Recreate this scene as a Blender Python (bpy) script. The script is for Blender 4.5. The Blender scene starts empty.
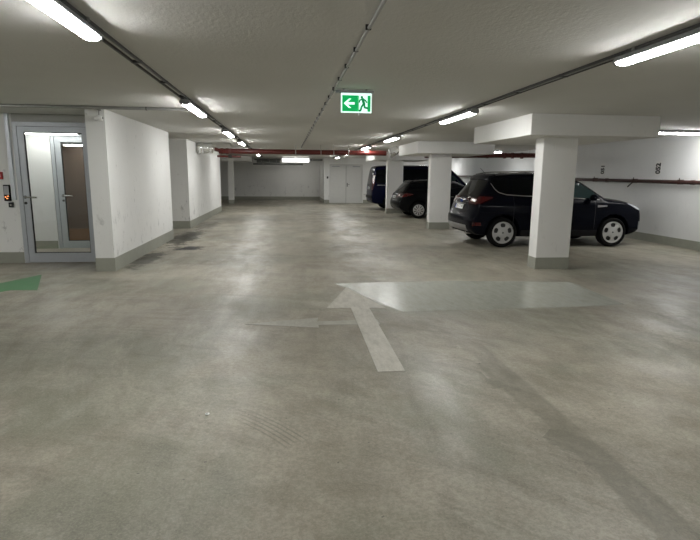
import bpy, bmesh, math, random
import numpy as np
from mathutils import Matrix, Vector
random.seed(7)
PI = math.pi
SC = bpy.context.scene
COL = SC.collection

# ------------------------------------------------------------------ materials
def new_mat(name):
    m = bpy.data.materials.new(name); m.use_nodes = True
    nt = m.node_tree; b = nt.nodes['Principled BSDF']
    return m, nt, b

def N(nt, t, **kw):
    n = nt.nodes.new(t)
    for k, v in kw.items():
        if k in n.inputs.keys(): n.inputs[k].default_value = v
        else: setattr(n, k, v)
    return n

def texco(nt, scale=(1, 1, 1), rot=(0, 0, 0), loc=(0, 0, 0)):
    t = nt.nodes.new('ShaderNodeTexCoord'); mp = nt.nodes.new('ShaderNodeMapping')
    mp.inputs['Scale'].default_value = scale; mp.inputs['Rotation'].default_value = rot
    mp.inputs['Location'].default_value = loc
    nt.links.new(t.outputs['Object'], mp.inputs['Vector'])
    return mp.outputs['Vector']

def noise(nt, vec, scale, detail=4, rough=.55):
    n = nt.nodes.new('ShaderNodeTexNoise')
    n.inputs['Scale'].default_value = scale; n.inputs['Detail'].default_value = detail
    n.inputs['Roughness'].default_value = rough
    nt.links.new(vec, n.inputs['Vector'])
    return n.outputs['Fac']

def remap(nt, fac, a, b, c=0., d=1.):
    n = nt.nodes.new('ShaderNodeMapRange'); n.interpolation_type = 'SMOOTHSTEP'
    n.inputs['From Min'].default_value = a; n.inputs['From Max'].default_value = b
    n.inputs['To Min'].default_value = c; n.inputs['To Max'].default_value = d
    nt.links.new(fac, n.inputs['Value'])
    return n.outputs['Result']

def mathn(nt, op, a, b=None):
    n = nt.nodes.new('ShaderNodeMath'); n.operation = op
    for i, v in enumerate((a, b)):
        if v is None: continue
        if isinstance(v, (int, float)): n.inputs[i].default_value = v
        else: nt.links.new(v, n.inputs[i])
    return n.outputs[0]

def mix(nt, fac, c1, c2, blend='MIX'):
    n = nt.nodes.new('ShaderNodeMix'); n.data_type = 'RGBA'; n.blend_type = blend
    for i, v in ((0, fac), (6, c1), (7, c2)):
        if isinstance(v, (int, float)): n.inputs[i].default_value = v
        elif isinstance(v, tuple): n.inputs[i].default_value = (*v, 1) if len(v) == 3 else v
        else: nt.links.new(v, n.inputs[i])
    return n.outputs[2]

def bump(nt, b, h, strength=.3, dist=.01):
    n = nt.nodes.new('ShaderNodeBump'); n.inputs['Strength'].default_value = strength
    n.inputs['Distance'].default_value = dist
    nt.links.new(h, n.inputs['Height']); nt.links.new(n.outputs['Normal'], b.inputs['Normal'])

def mat(name, col, rough=.5, metal=0., var=.06, vscale=6., coat=0., spec=.5, bmp=0., bscale=40.):
    m, nt, b = new_mat(name)
    v = texco(nt)
    f = noise(nt, v, vscale)
    lo = tuple(c*(1-var) for c in col); hi = tuple(min(1, c*(1+var)) for c in col)
    nt.links.new(mix(nt, f, lo, hi), b.inputs['Base Color'])
    b.inputs['Roughness'].default_value = rough; b.inputs['Metallic'].default_value = metal
    b.inputs['Coat Weight'].default_value = coat; b.inputs['Coat Roughness'].default_value = .03
    b.inputs['Specular IOR Level'].default_value = spec
    if bmp: bump(nt, b, noise(nt, v, bscale, 3), bmp, .004)
    return m

def emit(name, col, strength):
    m, nt, b = new_mat(name)
    v = texco(nt); f = noise(nt, v, 3.)
    lo = tuple(c*.98 for c in col)
    nt.links.new(mix(nt, f, lo, col), b.inputs['Emission Color'])
    b.inputs['Emission Strength'].default_value = strength
    b.inputs['Base Color'].default_value = (*[min(.8, c) for c in col], 1); b.inputs['Roughness'].default_value = .4
    return m

def glass(name, tint, refl=.9):
    m = bpy.data.materials.new(name); m.use_nodes = True; nt = m.node_tree
    nt.nodes.clear()
    out = nt.nodes.new('ShaderNodeOutputMaterial')
    tr = nt.nodes.new('ShaderNodeBsdfTransparent'); gl = nt.nodes.new('ShaderNodeBsdfGlossy')
    v = texco(nt); f = noise(nt, v, 1.5)
    nt.links.new(mix(nt, f, tuple(c*.98 for c in tint), tint), tr.inputs['Color'])
    gl.inputs['Roughness'].default_value = .01; gl.inputs['Color'].default_value = (refl, refl, refl, 1)
    fr = nt.nodes.new('ShaderNodeFresnel'); fr.inputs['IOR'].default_value = 1.5
    mx = nt.nodes.new('ShaderNodeMixShader')
    nt.links.new(fr.outputs[0], mx.inputs[0]); nt.links.new(tr.outputs[0], mx.inputs[1]); nt.links.new(gl.outputs[0], mx.inputs[2])
    nt.links.new(mx.outputs[0], out.inputs[0])
    return m

def wall_mat(name, col, scuff=.35, rough=.75, joints=False):
    m, nt, b = new_mat(name)
    v = texco(nt)
    c = mix(nt, noise(nt, v, 1.3, 6), tuple(x*.94 for x in col), tuple(min(.9, x*1.04) for x in col))
    # scuffs: streaky dark grey smears strongest in the lower half of the wall
    sv = texco(nt, (2.2, 2.2, 1.3), loc=(3.1, .4, .2))
    s = remap(nt, noise(nt, sv, 2.6, 8, .72), .555, .68)
    sep = nt.nodes.new('ShaderNodeSeparateXYZ'); nt.links.new(v, sep.inputs[0])
    low = remap(nt, sep.outputs['Z'], 1.5, .3)
    c = mix(nt, mathn(nt, 'MULTIPLY', mathn(nt, 'MULTIPLY', s, low), scuff), c, tuple(x*.45 for x in col))
    d = remap(nt, noise(nt, texco(nt, (1, 1, .5)), 9, 5, .7), .62, .69)
    c = mix(nt, mathn(nt, 'MULTIPLY', d, scuff*.7), c, tuple(x*.55 for x in col))
    nt.links.new(c, b.inputs['Base Color']); b.inputs['Roughness'].default_value = rough
    b.inputs['Specular IOR Level'].default_value = .3
    bump(nt, b, noise(nt, v, 55, 4), .25, .004)
    return m

def concrete_floor():
    m, nt, b = new_mat('worn_screed_floor')
    v = texco(nt)
    sep = nt.nodes.new('ShaderNodeSeparateXYZ'); nt.links.new(v, sep.inputs[0])
    def warp(vec, amt, sc):
        t = nt.nodes.new('ShaderNodeTexNoise'); t.inputs['Scale'].default_value = sc; t.inputs['Detail'].default_value = 3
        nt.links.new(v, t.inputs['Vector'])
        q = nt.nodes.new('ShaderNodeVectorMath'); q.operation = 'MULTIPLY_ADD'
        nt.links.new(t.outputs['Color'], q.inputs[0]); q.inputs[1].default_value = (amt, amt, 0); nt.links.new(vec, q.inputs[2])
        return q.outputs[0]
    big = noise(nt, warp(v, 1.2, .5), .40, 8, .66)
    c = mix(nt, remap(nt, big, .38, .62), (.205, .188, .155), (.345, .320, .272))
    mid = noise(nt, warp(v, .6, 1.1), 1.3, 8, .7)
    c = mix(nt, remap(nt, mid, .42, .62, 0, .55), c, (.40, .372, .318))
    # greenish original coating left between the worn tracks
    g = remap(nt, noise(nt, warp(texco(nt, loc=(7, 3, 0)), 1., .7), .55, 7, .65), .47, .58)
    c = mix(nt, mathn(nt, 'MULTIPLY', g, .6), c, (.190, .200, .160))
    # wear swept in arcs round the turning points of the lane: streaks in (radius, angle)
    def arcs(x0, y0, kr, ka, lo, hi, k, colr, mloc):
        nonlocal c
        dx = mathn(nt, 'SUBTRACT', sep.outputs['X'], x0); dy = mathn(nt, 'SUBTRACT', sep.outputs['Y'], y0)
        rr = mathn(nt, 'SQRT', mathn(nt, 'ADD', mathn(nt, 'MULTIPLY', dx, dx), mathn(nt, 'MULTIPLY', dy, dy)))
        cb = nt.nodes.new('ShaderNodeCombineXYZ')
        nt.links.new(mathn(nt, 'MULTIPLY', rr, kr), cb.inputs[0]); nt.links.new(mathn(nt, 'MULTIPLY', mathn(nt, 'ARCTAN2', dy, dx), ka), cb.inputs[1])
        f = remap(nt, noise(nt, cb.outputs[0], 1., 9, .72), lo, hi)
        m_ = remap(nt, noise(nt, texco(nt, loc=mloc), .45, 4), .42, .58)
        c = mix(nt, mathn(nt, 'MULTIPLY', mathn(nt, 'MULTIPLY', f, m_), k), c, colr)
    arcs(-4., -3., 3.2, 5., .46, .66, .60, (.40, .378, .33), (0, 0, 0))
    arcs(-4., -3., 5., 6., .48, .66, .55, (.140, .132, .112), (9, 4, 0))
    arcs(7.5, 7.5, 3., 6., .46, .66, .55, (.40, .378, .33), (3, 8, 0))
    arcs(7.5, 7.5, 5., 7., .48, .66, .50, (.145, .136, .116), (6, 2, 0))
    arcs(-40., 8., 2.6, 30., .46, .66, .50, (.40, .38, .335), (1, 5, 0))
    arcs(-40., 8., 4.5, 26., .48, .66, .45, (.15, .142, .12), (4, 0, 0))
    fine = noise(nt, v, 30, 8, .8)
    c = mix(nt, remap(nt, fine, .42, .58, 0, .38), c, (.150, .141, .120))
    fine2 = noise(nt, texco(nt, loc=(4, 4, 0)), 75, 4, .8)
    c = mix(nt, remap(nt, fine2, .48, .60, 0, .25), c, (.44, .42, .375))
    chip = remap(nt, noise(nt, v, 6, 6, .75), .62, .70)
    c = mix(nt, mathn(nt, 'MULTIPLY', chip, .35), c, (.43, .41, .365))
    # worn dark strip (an old joint repair) running along the lane, with ragged stepped edges
    vor = nt.nodes.new('ShaderNodeTexVoronoi'); vor.distance = 'CHEBYCHEV'; vor.inputs['Scale'].default_value = 2.6
    nt.links.new(v, vor.inputs['Vector'])
    vs_ = nt.nodes.new('ShaderNodeSeparateColor'); nt.links.new(vor.outputs['Color'], vs_.inputs[0])
    xl = mathn(nt, 'ADD', sep.outputs['X'], mathn(nt, 'MULTIPLY', mathn(nt, 'SUBTRACT', vs_.outputs[0], .5), .16))
    xl = mathn(nt, 'ADD', xl, mathn(nt, 'MULTIPLY', mathn(nt, 'SUBTRACT', noise(nt, v, 12, 5), .5), .05))
    xr = mathn(nt, 'ADD', sep.outputs['X'], mathn(nt, 'MULTIPLY', mathn(nt, 'SUBTRACT', noise(nt, v, 4, 5), .5), .06))
    band = mathn(nt, 'MULTIPLY', remap(nt, xl, 1.60, 1.64), remap(nt, xr, 1.89, 1.845))
    band = mathn(nt, 'MULTIPLY', band, remap(nt, sep.outputs['Y'], 5.6, 4.0))
    band = mathn(nt, 'MULTIPLY', band, remap(nt, noise(nt, texco(nt, (2, 1, 1)), 3, 6, .7), .30, .6, .45, 1))
    c = mix(nt, mathn(nt, 'MULTIPLY', band, .52), c, (.135, .130, .110))
    # one bundle of dark tyre tread lines
    dx = mathn(nt, 'SUBTRACT', sep.outputs['X'], -1.9); dy = mathn(nt, 'SUBTRACT', sep.outputs['Y'], 1.7)
    rr = mathn(nt, 'SQRT', mathn(nt, 'ADD', mathn(nt, 'MULTIPLY', dx, dx), mathn(nt, 'MULTIPLY', dy, dy)))
    ln = remap(nt, mathn(nt, 'SINE', mathn(nt, 'MULTIPLY', rr, 2*PI/.036)), .0, 1.)
    wr = mathn(nt, 'MULTIPLY', remap(nt, rr, 2.21, 2.25), remap(nt, rr, 2.44, 2.40))
    an = mathn(nt, 'ARCTAN2', dy, dx)
    wa = mathn(nt, 'MULTIPLY', remap(nt, an, .56, .60), remap(nt, an, .93, .68))
    c = mix(nt, mathn(nt, 'MULTIPLY', mathn(nt, 'MULTIPLY', ln, mathn(nt, 'MULTIPLY', wr, wa)), .40), c, (.09, .086, .074))
    # dirt specks
    sp = remap(nt, noise(nt, v, 24, 2, .5), .735, .76)
    c = mix(nt, mathn(nt, 'MULTIPLY', sp, .6), c, (.05, .05, .045))
    # damp black dirt by the end of the near wall
    def blot(x0, y0, rx, ry):
        dx = mathn(nt, 'DIVIDE', mathn(nt, 'SUBTRACT', sep.outputs['X'], x0), rx)
        dy = mathn(nt, 'DIVIDE', mathn(nt, 'SUBTRACT', sep.outputs['Y'], y0), ry)
        d = mathn(nt, 'SQRT', mathn(nt, 'ADD', mathn(nt, 'MULTIPLY', dx, dx), mathn(nt, 'MULTIPLY', dy, dy)))
        return remap(nt, mathn(nt, 'ADD', d, mathn(nt, 'MULTIPLY', mathn(nt, 'SUBTRACT', noise(nt, v, 4, 8, .75), .5), 4.)), 1.12, .75)
    for (x0, y0, rx, ry, k) in ((-2.12, 11.75, .30, .34, 1.), (-2.58, 13.8, .34, 1.7, .85), (-2.64, 10.3, .22, 1.0, .75), (-2.5, 17.0, .35, 1.2, .5)):
        c = mix(nt, mathn(nt, 'MULTIPLY', blot(x0, y0, rx, ry), k), c, (.028, .028, .024))
    bc = nt.nodes.new('ShaderNodeBrightContrast'); bc.inputs['Bright'].default_value = .012; bc.inputs['Contrast'].default_value = .11
    nt.links.new(c, bc.inputs['Color']); c = mix(nt, 1., bc.outputs[0], (1., .992, .950), 'MULTIPLY')
    nt.links.new(c, b.inputs['Base Color'])
    r = remap(nt, noise(nt, texco(nt, (2, .8, 1)), 1.1, 7, .65), .35, .65, .36, .56)
    nt.links.new(r, b.inputs['Roughness'])
    b.inputs['Specular IOR Level'].default_value = .5
    bump(nt, b, noise(nt, v, 45, 5), .12, .003)
    return m

def ceiling_mat():
    m, nt, b = new_mat('rough_plaster_ceiling')
    v = texco(nt)
    c = mix(nt, noise(nt, v, .8, 6), (.585, .58, .555), (.675, .67, .645))
    nt.links.new(c, b.inputs['Base Color']); b.inputs['Roughness'].default_value = .85
    b.inputs['Specular IOR Level'].default_value = .2
    h = noise(nt, texco(nt, (1, .55, 1), rot=(0, 0, .3)), 34, 4, .6)
    bump(nt, b, h, .5, .008)
    return m

def worn_paint(name, col, under, wear=.5, rough=.5, cover=1.):
    m, nt, b = new_mat(name)
    v = texco(nt)
    f = remap(nt, noise(nt, texco(nt, (3, 1, 1)), 4, 7, .7), .5-.18, .5+.25, 0, wear)
    f2 = remap(nt, noise(nt, v, 50, 4, .7), .45, .7, 0, wear*.6)
    c = mix(nt, f, col, under); c = mix(nt, f2, c, under)
    nt.links.new(c, b.inputs['Base Color']); b.inputs['Roughness'].default_value = rough
    return m

M = {}
M['floor'] = concrete_floor()
M['ceiling'] = ceiling_mat()
M['wall'] = wall_mat('scuffed_white_wall', (.76, .76, .745), .8)
M['wall_clean'] = wall_mat('white_wall', (.76, .765, .765), .15)
M['column'] = wall_mat('white_column_paint', (.78, .775, .755), .18)
M['lintel'] = mat('grey_lintel_paint', (.42, .42, .40), .7)
M['base'] = mat('grey_green_base_paint', (.295, .30, .255), .55, var=.12, vscale=9)
M['alu'] = mat('brushed_aluminium', (.62, .65, .70), .42, .35, vscale=30)
M['door_alu'] = mat('anodised_door_frame', (.46, .485, .52), .42, .3, vscale=20)
M['steel'] = mat('stainless_steel', (.62, .62, .60), .25, .95)
M['galv'] = mat('galvanised_tray', (.36, .36, .35), .45, .7, var=.15, vscale=12)
M['rail'] = mat('dark_tray_rail', (.075, .075, .075), .5, .3)
M['cable'] = mat('dark_cable', (.03, .03, .03), .5)
M['gasket'] = mat('black_rubber', (.012, .012, .012), .6)
M['housing'] = mat('grey_lamp_housing', (.36, .37, .39), .45)
M['lens'] = emit('lit_lamp_diffuser', (1., 1., .98), 70.)
M['lens_dim'] = emit('lit_lobby_diffuser', (1., .98, .93), 20.)
M['glass'] = glass('clear_door_glass', (.93, .95, .94))
M['red_pipe'] = mat('dark_red_pipe_paint', (.090, .013, .010), .34, var=.1)
M['wine_pipe'] = mat('maroon_pipe_paint', (.042, .015, .012), .45, var=.15)
M['foil'] = mat('crumpled_foil', (.93, .94, .93), .27, .85, bmp=1., bscale=14)
M['grey_pipe'] = mat('grey_insulated_pipe', (.20, .21, .20), .5)
M['white_paint'] = mat('white_enamel', (.80, .80, .79), .45)
M['door_paint'] = mat('grey_white_door_paint', (.60, .60, .58), .5)
M['black'] = mat('black_plastic', (.015, .015, .015), .4)
M['red'] = mat('red_plastic', (.35, .02, .02), .4)
M['brown'] = mat('brown_wood_panel', (.15, .090, .060), .45, var=.4, vscale=3)
M['orange'] = mat('orange_brown_board', (.30, .13, .05), .5)
M['tile'] = mat('lobby_floor', (.36, .33, .28), .5)
M['arrow'] = worn_paint('worn_white_road_paint', (.52, .50, .44), (.31, .292, .245), .8, .5)
M['arrow_faint'] = worn_paint('faded_road_paint', (.39, .38, .33), (.28, .27, .23), .95, .5)
M['green_paint'] = worn_paint('green_road_paint', (.055, .20, .075), (.12, .20, .11), .5, .5)
M['patch'] = worn_paint('smooth_pale_coating', (.40, .41, .355), (.27, .272, .23), .75, .27)
M['sign_green'] = emit('lit_sign_green', (.0, .55, .14), .42)
M['sign_white'] = emit('lit_sign_white', (.72, 1., .92), .95)
M['sign_dark'] = emit('lit_sign_dark_green', (.0, .30, .10), .42)
M['led'] = emit('reader_led', (1., .35, .12), 1.6)
# cars
def paint(name, col, flake=0.):
    m, nt, b = new_mat(name)
    v = texco(nt)
    nt.links.new(mix(nt, noise(nt, v, 400, 2), tuple(c*.9 for c in col), tuple(c*1.1 for c in col)), b.inputs['Base Color'])
    b.inputs['Roughness'].default_value = .25; b.inputs['Metallic'].default_value = 0.
    b.inputs['Specular IOR Level'].default_value = .06
    b.inputs['Coat Weight'].default_value = .13; b.inputs['Coat Roughness'].default_value = .02
    return m
M['kuga'] = paint('blue_black_car_paint', (.0016, .0022, .0055), .2)
M['hatch'] = paint('black_car_paint', (.0035, .0035, .004), .1)
M['vanblue'] = paint('navy_car_paint', (.002, .003, .015), .3)
M['tint'] = mat('dark_privacy_glass', (.003, .0035, .004), .03, coat=0., spec=.14)
M['screen'] = mat('greenish_windscreen_glass', (.016, .032, .032), .03, spec=.4)
M['tyre'] = mat('black_tyre_rubber', (.006, .006, .006), .8, bmp=.3, spec=.1)
M['cover'] = mat('silver_wheel_cover', (.46, .46, .45), .38, .35)
M['alloy'] = mat('bright_alloy', (.55, .55, .55), .28, .8)
M['tail'] = mat('red_tail_lens', (.055, .002, .002), .12, coat=.4)
M['tail_clear'] = mat('clear_tail_lens', (.62, .55, .55), .12, coat=.6)
M['head'] = mat('clear_headlamp', (.40, .42, .44), .1, coat=.8)
M['clad'] = mat('dark_grey_cladding', (.010, .010, .011), .6, spec=.15)
M['silver'] = mat('silver_bumper_guard', (.30, .30, .30), .4, .5)
M['chrome'] = mat('chrome_trim', (.65, .65, .65), .12, 1.)
M['plate'] = mat('white_plate', (.78, .78, .76), .4)
M['plate_blue'] = mat('blue_plate_band', (.02, .06, .35), .4)
M['badge'] = mat('blue_badge', (.02, .05, .22), .2)

# ------------------------------------------------------------------ mesh helpers
class MB:
    def __init__(s): s.v = []; s.f = []
    def add(s, vs, fs):
        o = len(s.v); s.v += [tuple(v) for v in vs]; s.f += [tuple(o+i for i in f) for f in fs]; return s
    def box(s, x0, x1, y0, y1, z0, z1):
        v = [(x, y, z) for z in (z0, z1) for y in (y0, y1) for x in (x0, x1)]
        return s.add(v, [(0, 2, 3, 1), (4, 5, 7, 6), (0, 1, 5, 4), (2, 6, 7, 3), (0, 4, 6, 2), (1, 3, 7, 5)])
    def tube(s, pts, r, n=12, cap=True, rs=None):
        P = [Vector(p) for p in pts]; rings = []
        up = None
        for i, p in enumerate(P):
            t = (P[min(i+1, len(P)-1)] - P[max(i-1, 0)]).normalized()
            if up is None:
                up = Vector((0, 0, 1)) if abs(t.z) < .9 else Vector((1, 0, 0))
            a = t.cross(up).normalized(); b = a.cross(t).normalized(); up = b
            rr = rs[i] if rs else r
            rings.append([p + a*(rr*math.cos(2*PI*k/n)) + b*(rr*math.sin(2*PI*k/n)) for k in range(n)])
        vs = [v for rg in rings for v in rg]; fs = []
        for i in range(len(P)-1):
            for k in range(n):
                k2 = (k+1) % n
                fs.append((i*n+k, i*n+k2, (i+1)*n+k2, (i+1)*n+k))
        if cap:
            fs.append(tuple(range(n-1, -1, -1))); fs.append(tuple((len(P)-1)*n+k for k in range(n)))
        return s.add(vs, fs)
    def prism(s, poly, axis, a0, a1):
        # poly in the two remaining axes (order x,y,z without axis)
        n = len(poly)
        def P(q, a):
            return {'x': (a, q[0], q[1]), 'y': (q[0], a, q[1]), 'z': (q[0], q[1], a)}[axis]
        vs = [P(q, a0) for q in poly] + [P(q, a1) for q in poly]
        fs = [tuple(range(n)), tuple(range(2*n-1, n-1, -1))] + [(i, i+n, (i+1) % n+n, (i+1) % n) for i in range(n)]
        return s.add(vs, fs)
    def lathe(s, prof, n=40, axis='y', c=(0, 0, 0)):
        # prof: list of (radius, along)
        m = len(prof); vs = []
        for k in range(n):
            a = 2*PI*k/n
            for r, h in prof:
                q = {'y': (r*math.cos(a), h, r*math.sin(a)), 'z': (r*math.cos(a), r*math.sin(a), h), 'x': (h, r*math.cos(a), r*math.sin(a))}[axis]
                vs.append((q[0]+c[0], q[1]+c[1], q[2]+c[2]))
        fs = []
        for k in range(n):
            for j in range(m-1):
                fs.append((k*m+j, ((k+1) % n)*m+j, ((k+1) % n)*m+j+1, k*m+j+1))
        return s.add(vs, fs)
    def build(s, name, m, parent=None, smooth=False, bevel=0., loc=None, angle=None):
        me = bpy.data.meshes.new(name); me.from_pydata(s.v, [], s.f); me.update()
        bm = bmesh.new(); bm.from_mesh(me)
        bmesh.ops.remove_doubles(bm, verts=bm.verts, dist=1e-6)
        bmesh.ops.recalc_face_normals(bm, faces=bm.faces)
        if bevel:
            es = [e for e in bm.edges if len(e.link_faces) == 2 and e.calc_face_angle(0) > .5]
            bmesh.ops.bevel(bm, geom=es, offset=bevel, segments=2, affect='EDGES', profile=.6, clamp_overlap=True)
        if smooth:
            for f in bm.faces: f.smooth = True
            lim = angle or .7
            for e in bm.edges:
                if len(e.link_faces) == 2 and e.calc_face_angle(0) > lim: e.smooth = False
        bm.to_mesh(me); bm.free()
        me.materials.append(m)
        o = bpy.data.objects.new(name, me); COL.objects.link(o)
        if parent: o.parent = parent
        if loc: o.location = loc
        return o

def tag(o, label=None, cat=None, group=None, kind=None):
    if label: o['label'] = label
    if cat: o['category'] = cat
    if group: o['group'] = group
    if kind: o['kind'] = kind
    return o

def thing(name, label, cat, loc=(0, 0, 0), group=None, rz=0.):
    o = bpy.data.objects.new(name, None); COL.objects.link(o)
    o.location = loc; o.rotation_euler = (0, 0, rz); o.empty_display_size = .1
    return tag(o, label, cat, group)

def dup(root, loc, label=None, rz=None):
    r = root.copy(); COL.objects.link(r); r.location = loc
    if rz is not None: r.rotation_euler = (0, 0, rz)
    if label: r['label'] = label
    for ch in list(root.children):
        c = ch.copy(); COL.objects.link(c); c.parent = r
        for g in list(ch.children):
            d = g.copy(); COL.objects.link(d); d.parent = c
    return r

def box_obj(name, m, b, parent=None, kind=None, bevel=0., label=None):
    o = MB().box(*b).build(name, m, parent, bevel=bevel)
    if kind: o['kind'] = kind
    if label: o['label'] = label
    return o

# ------------------------------------------------------------------ the setting
CZ = 2.6
floor = box_obj('floor', M['floor'], (-8.2, 9.5, -7.2, 35.3, -.2, 0), kind='structure')
floor['label'] = 'worn grey green screed floor of the parking hall'
box_obj('ceiling', M['ceiling'], (-8.2, 9.5, -7.2, 35.3, CZ, CZ+.2), kind='structure')
def S(name, b, m='wall'): return box_obj(name, M[m], b, kind='structure')
S('wall_right', (9.2, 9.5, -7.2, 35.3, 0, CZ), 'wall_clean')
S('wall_back', (-8.2, 2.2, 35., 35.3, 0, CZ))
S('wall_front', (-8.2, 9.5, -7.2, -7., 0, CZ))
S('wall_left', (-8.2, -8., -7., 9.95, 0, CZ))
S('wall_left_back', (-8.2, -8., 23.95, 35., 0, CZ))
S('wall_left_near', (-3.13, -2.835, 8.99, 13.6, 0, CZ))
S('wall_left_far', (-4.4, -2.86, 16.14, 23.95, 0, CZ))
S('wall_left_niche', (-4.6, -4.4, 13.4, 16.3, 0, CZ))
S('wall_back_nib', (2.2, 2.34, 31., 35., 0, CZ))
S('wall_back_right', (2.34, 9.2, 31., 31.25, 0, CZ))
S('wall_left_far_return', (-8., -4.4, 23.7, 23.95, 0, CZ))
# wall round the lobby door
S('wall_door_left', (-8., -4.67, 9.95, 10.2, 0, CZ))
S('wall_door_right', (-3.36, -3.13, 9.95, 10.2, 0, CZ))
S('wall_door_lintel', (-4.67, -3.36, 9.95, 10.2, 2.465, CZ), 'lintel')
S('wall_lobby_left', (-5.7, -5.5, 10.2, 13.4, 0, CZ), 'wall_clean')
S('wall_lobby_back', (-5.5, -4.86, 11.85, 12.0, 0, CZ), 'wall_clean')
S('wall_lobby_lintel', (-4.86, -3.13, 11.85, 12.0, 2.43, CZ), 'wall_clean')
S('wall_lobby_end', (-5.5, -3.13, 13.2, 13.4, 0, CZ), 'brown')
S('floor_lobby', (-5.5, -3.13, 10.2, 13.2, 0, .004), 'tile')
# painted base bands
def base(name, b): return box_obj(name, M['base'], b, kind='structure')
t_ = .006
base('baseboard_right', (9.2-t_, 9.2, -7, 31, 0, .203))
base('baseboard_back', (-8, 2.2, 35-t_, 35, 0, .21))
base('baseboard_left_near', (-3.13-t_, -2.835+t_, 8.99-t_, 13.6+t_, 0, .225))
base('baseboard_left_far', (-4.4, -2.86+t_, 16.14-t_, 23.95+t_, 0, .225))
base('baseboard_left_niche', (-4.4, -4.4+t_, 13.6, 16.13, 0, .225))
base('baseboard_back_nib', (2.2-t_, 2.34+t_, 31-t_, 35, 0, .19))
base('baseboard_back_right', (2.35, 2.50, 31-t_, 31, 0, .19))
base('baseboard_back_far_right', (4.50, 9.2, 31-t_, 31, 0, .19))
base('baseboard_door_left', (-8, -4.68, 9.95-t_, 9.95, 0, .2))
base('baseboard_lobby', (-5.5, -4.87, 11.85-t_, 11.85, .004, .17))
box_obj('trim_1', M['orange'], (-5.5, -3.13, 13.19, 13.2, .004, .30), kind='structure')

# floor markings: paint and coating, part of the floor
def flat(name, m, poly, z=.002, label=None):
    o = MB().prism(poly, 'z', .0003, z).build(name, m, floor)
    if label: o['label'] = label
    return o
flat('coating_patch', M['patch'], [(.70, 7.72), (1.36, 5.97), (2.6, 6.0), (3.75, 6.03), (4.3, 6.10), (4.36, 7.54), (2.5, 7.76)], .0015, 'pale smooth coating patch on the floor')
flat('faded_arrow', M['arrow_faint'], [(-.46, 5.6), (.33, 5.39), (.328, 5.50), (1.0, 5.46), (1.0, 5.66), (.322, 5.64), (.345, 5.80)], .0022, 'faded sideways arrow')
flat('straight_arrow', M['arrow'], [(.85, 7.42), (.47, 6.22), (.77, 6.21), (.735, 4.07), (.965, 4.07), (.995, 6.19), (1.20, 6.17)], .003, 'worn white straight-ahead arrow')
flat('green_arrow', M['green_paint'], [(-5.6, 8.2), (-4.45, 8.9), (-4.5, 8.05), (-3.86, 8.76), (-3.44, 7.57), (-3.80, 7.60), (-4.6, 7.2)][0:1] + [(-4.18, 8.10), (-3.89, 8.76), (-3.44, 7.57), (-3.80, 7.60), (-4.35, 6.9), (-5.2, 7.2)], .003, 'green painted arrow')

# ------------------------------------------------------------------ columns
def column(x0, x1, y0, y1, cap, label):
    r = thing('column', label, 'column', ((x0+x1)/2, (y0+y1)/2, 0), 'concrete columns of the parking hall')
    cx, cy = (x0+x1)/2, (y0+y1)/2
    top = cap[4] if cap else CZ
    MB().box(x0-cx, x1-cx, y0-cy, y1-cy, 0, top).build('shaft', M['column'], r, bevel=.012)
    MB().box(x0-cx-.004, x1-cx+.004, y0-cy-.004, y1-cy+.004, 0, .205 if cap else .17).build('base_band', M['base'], r)
    if cap:
        MB().box(cap[0]-cx, cap[1]-cx, cap[2]-cy, cap[3]-cy, cap[4], CZ).build('capital', M['column'], r, bevel=.006)
    return r
column(4.345, 4.965, 8.68, 8.97, (3.9, 6.12, 8.25, 10.87, 2.268), 'white column with broad capital in front of the dark blue SUV')
column(4.34, 4.985, 15.73, 16.0, (3.80, 6.12, 15.25, 17.87, 2.262), 'white column with capital between the SUV and the black hatchback')
column(4.30, 5.0, 22.5, 22.75, (3.72, 6.12, 22.25, 24.87, 2.262), 'white column between the black hatchback and the navy van')
column(-3.20, -2.90, 30.2, 30.5, (-3.55, -1.92, 30.0, 31.2, 2.34), 'slim white column at the far end of the left side')

# ------------------------------------------------------------------ ceiling lamps
def lamp(name, label, cat, loc, L=1.62, rz=0., lens='lens', group=None, drop=.0):
    r = thing(name, label, cat, loc, group, rz)
    h = L/2
    hs = [(-.066, -.046), (-.066, -.036), (-.040, .0), (.040, .0), (.066, -.036), (.066, -.046)]
    MB().prism(hs, 'y', -h, h).build('housing', M['housing'], r, bevel=.004)
    ls = [(-.050, -.045), (-.050, -.058), (-.041, -.070), (-.025, -.075), (.025, -.075), (.041, -.070), (.050, -.058), (.050, -.045)]
    mb = MB(); n = len(ls)
    ys = [(-h+.012, .55), (-h+.03, .9), (-h+.06, 1), (h-.06, 1), (h-.03, .9), (h-.012, .55)]
    vs = []
    for y, k in ys:
        for (x, z) in ls: vs.append((x*(.85+.15*k), y, -.045+(z+.045)*k))
    fs = [tuple(range(n))] + [tuple((len(ys)-1)*n+i for i in range(n))[::-1]]
    for j in range(len(ys)-1):
        for i in range(n): fs.append((j*n+i, j*n+(i+1) % n, (j+1)*n+(i+1) % n, (j+1)*n+i))
    mb.add(vs, fs).build('diffuser', M[lens], r, smooth=True)
    for e in (-1, 1):
        MB().prism([(-.060, -.058), (-.068, -.036), (-.041, .001), (.041, .001), (.068, -.036), (.060, -.058), (.044, -.072), (-.044, -.072)], 'y', e*(h-.012)-.016, e*(h-.012)+.016).build('end_cap', M['housing'], r, bevel=.003)
    if drop > 0:
        for e in (-.36, .36):
            MB().box(-.055, .055, e*L-.012, e*L+.012, -.001, drop).build('bracket', M['galv'], r)
    return r
LZ = 2.573
GL, GR = 'lamps of the left row', 'lamps of the right row'
LX, RX = -1.315, 2.73
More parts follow.
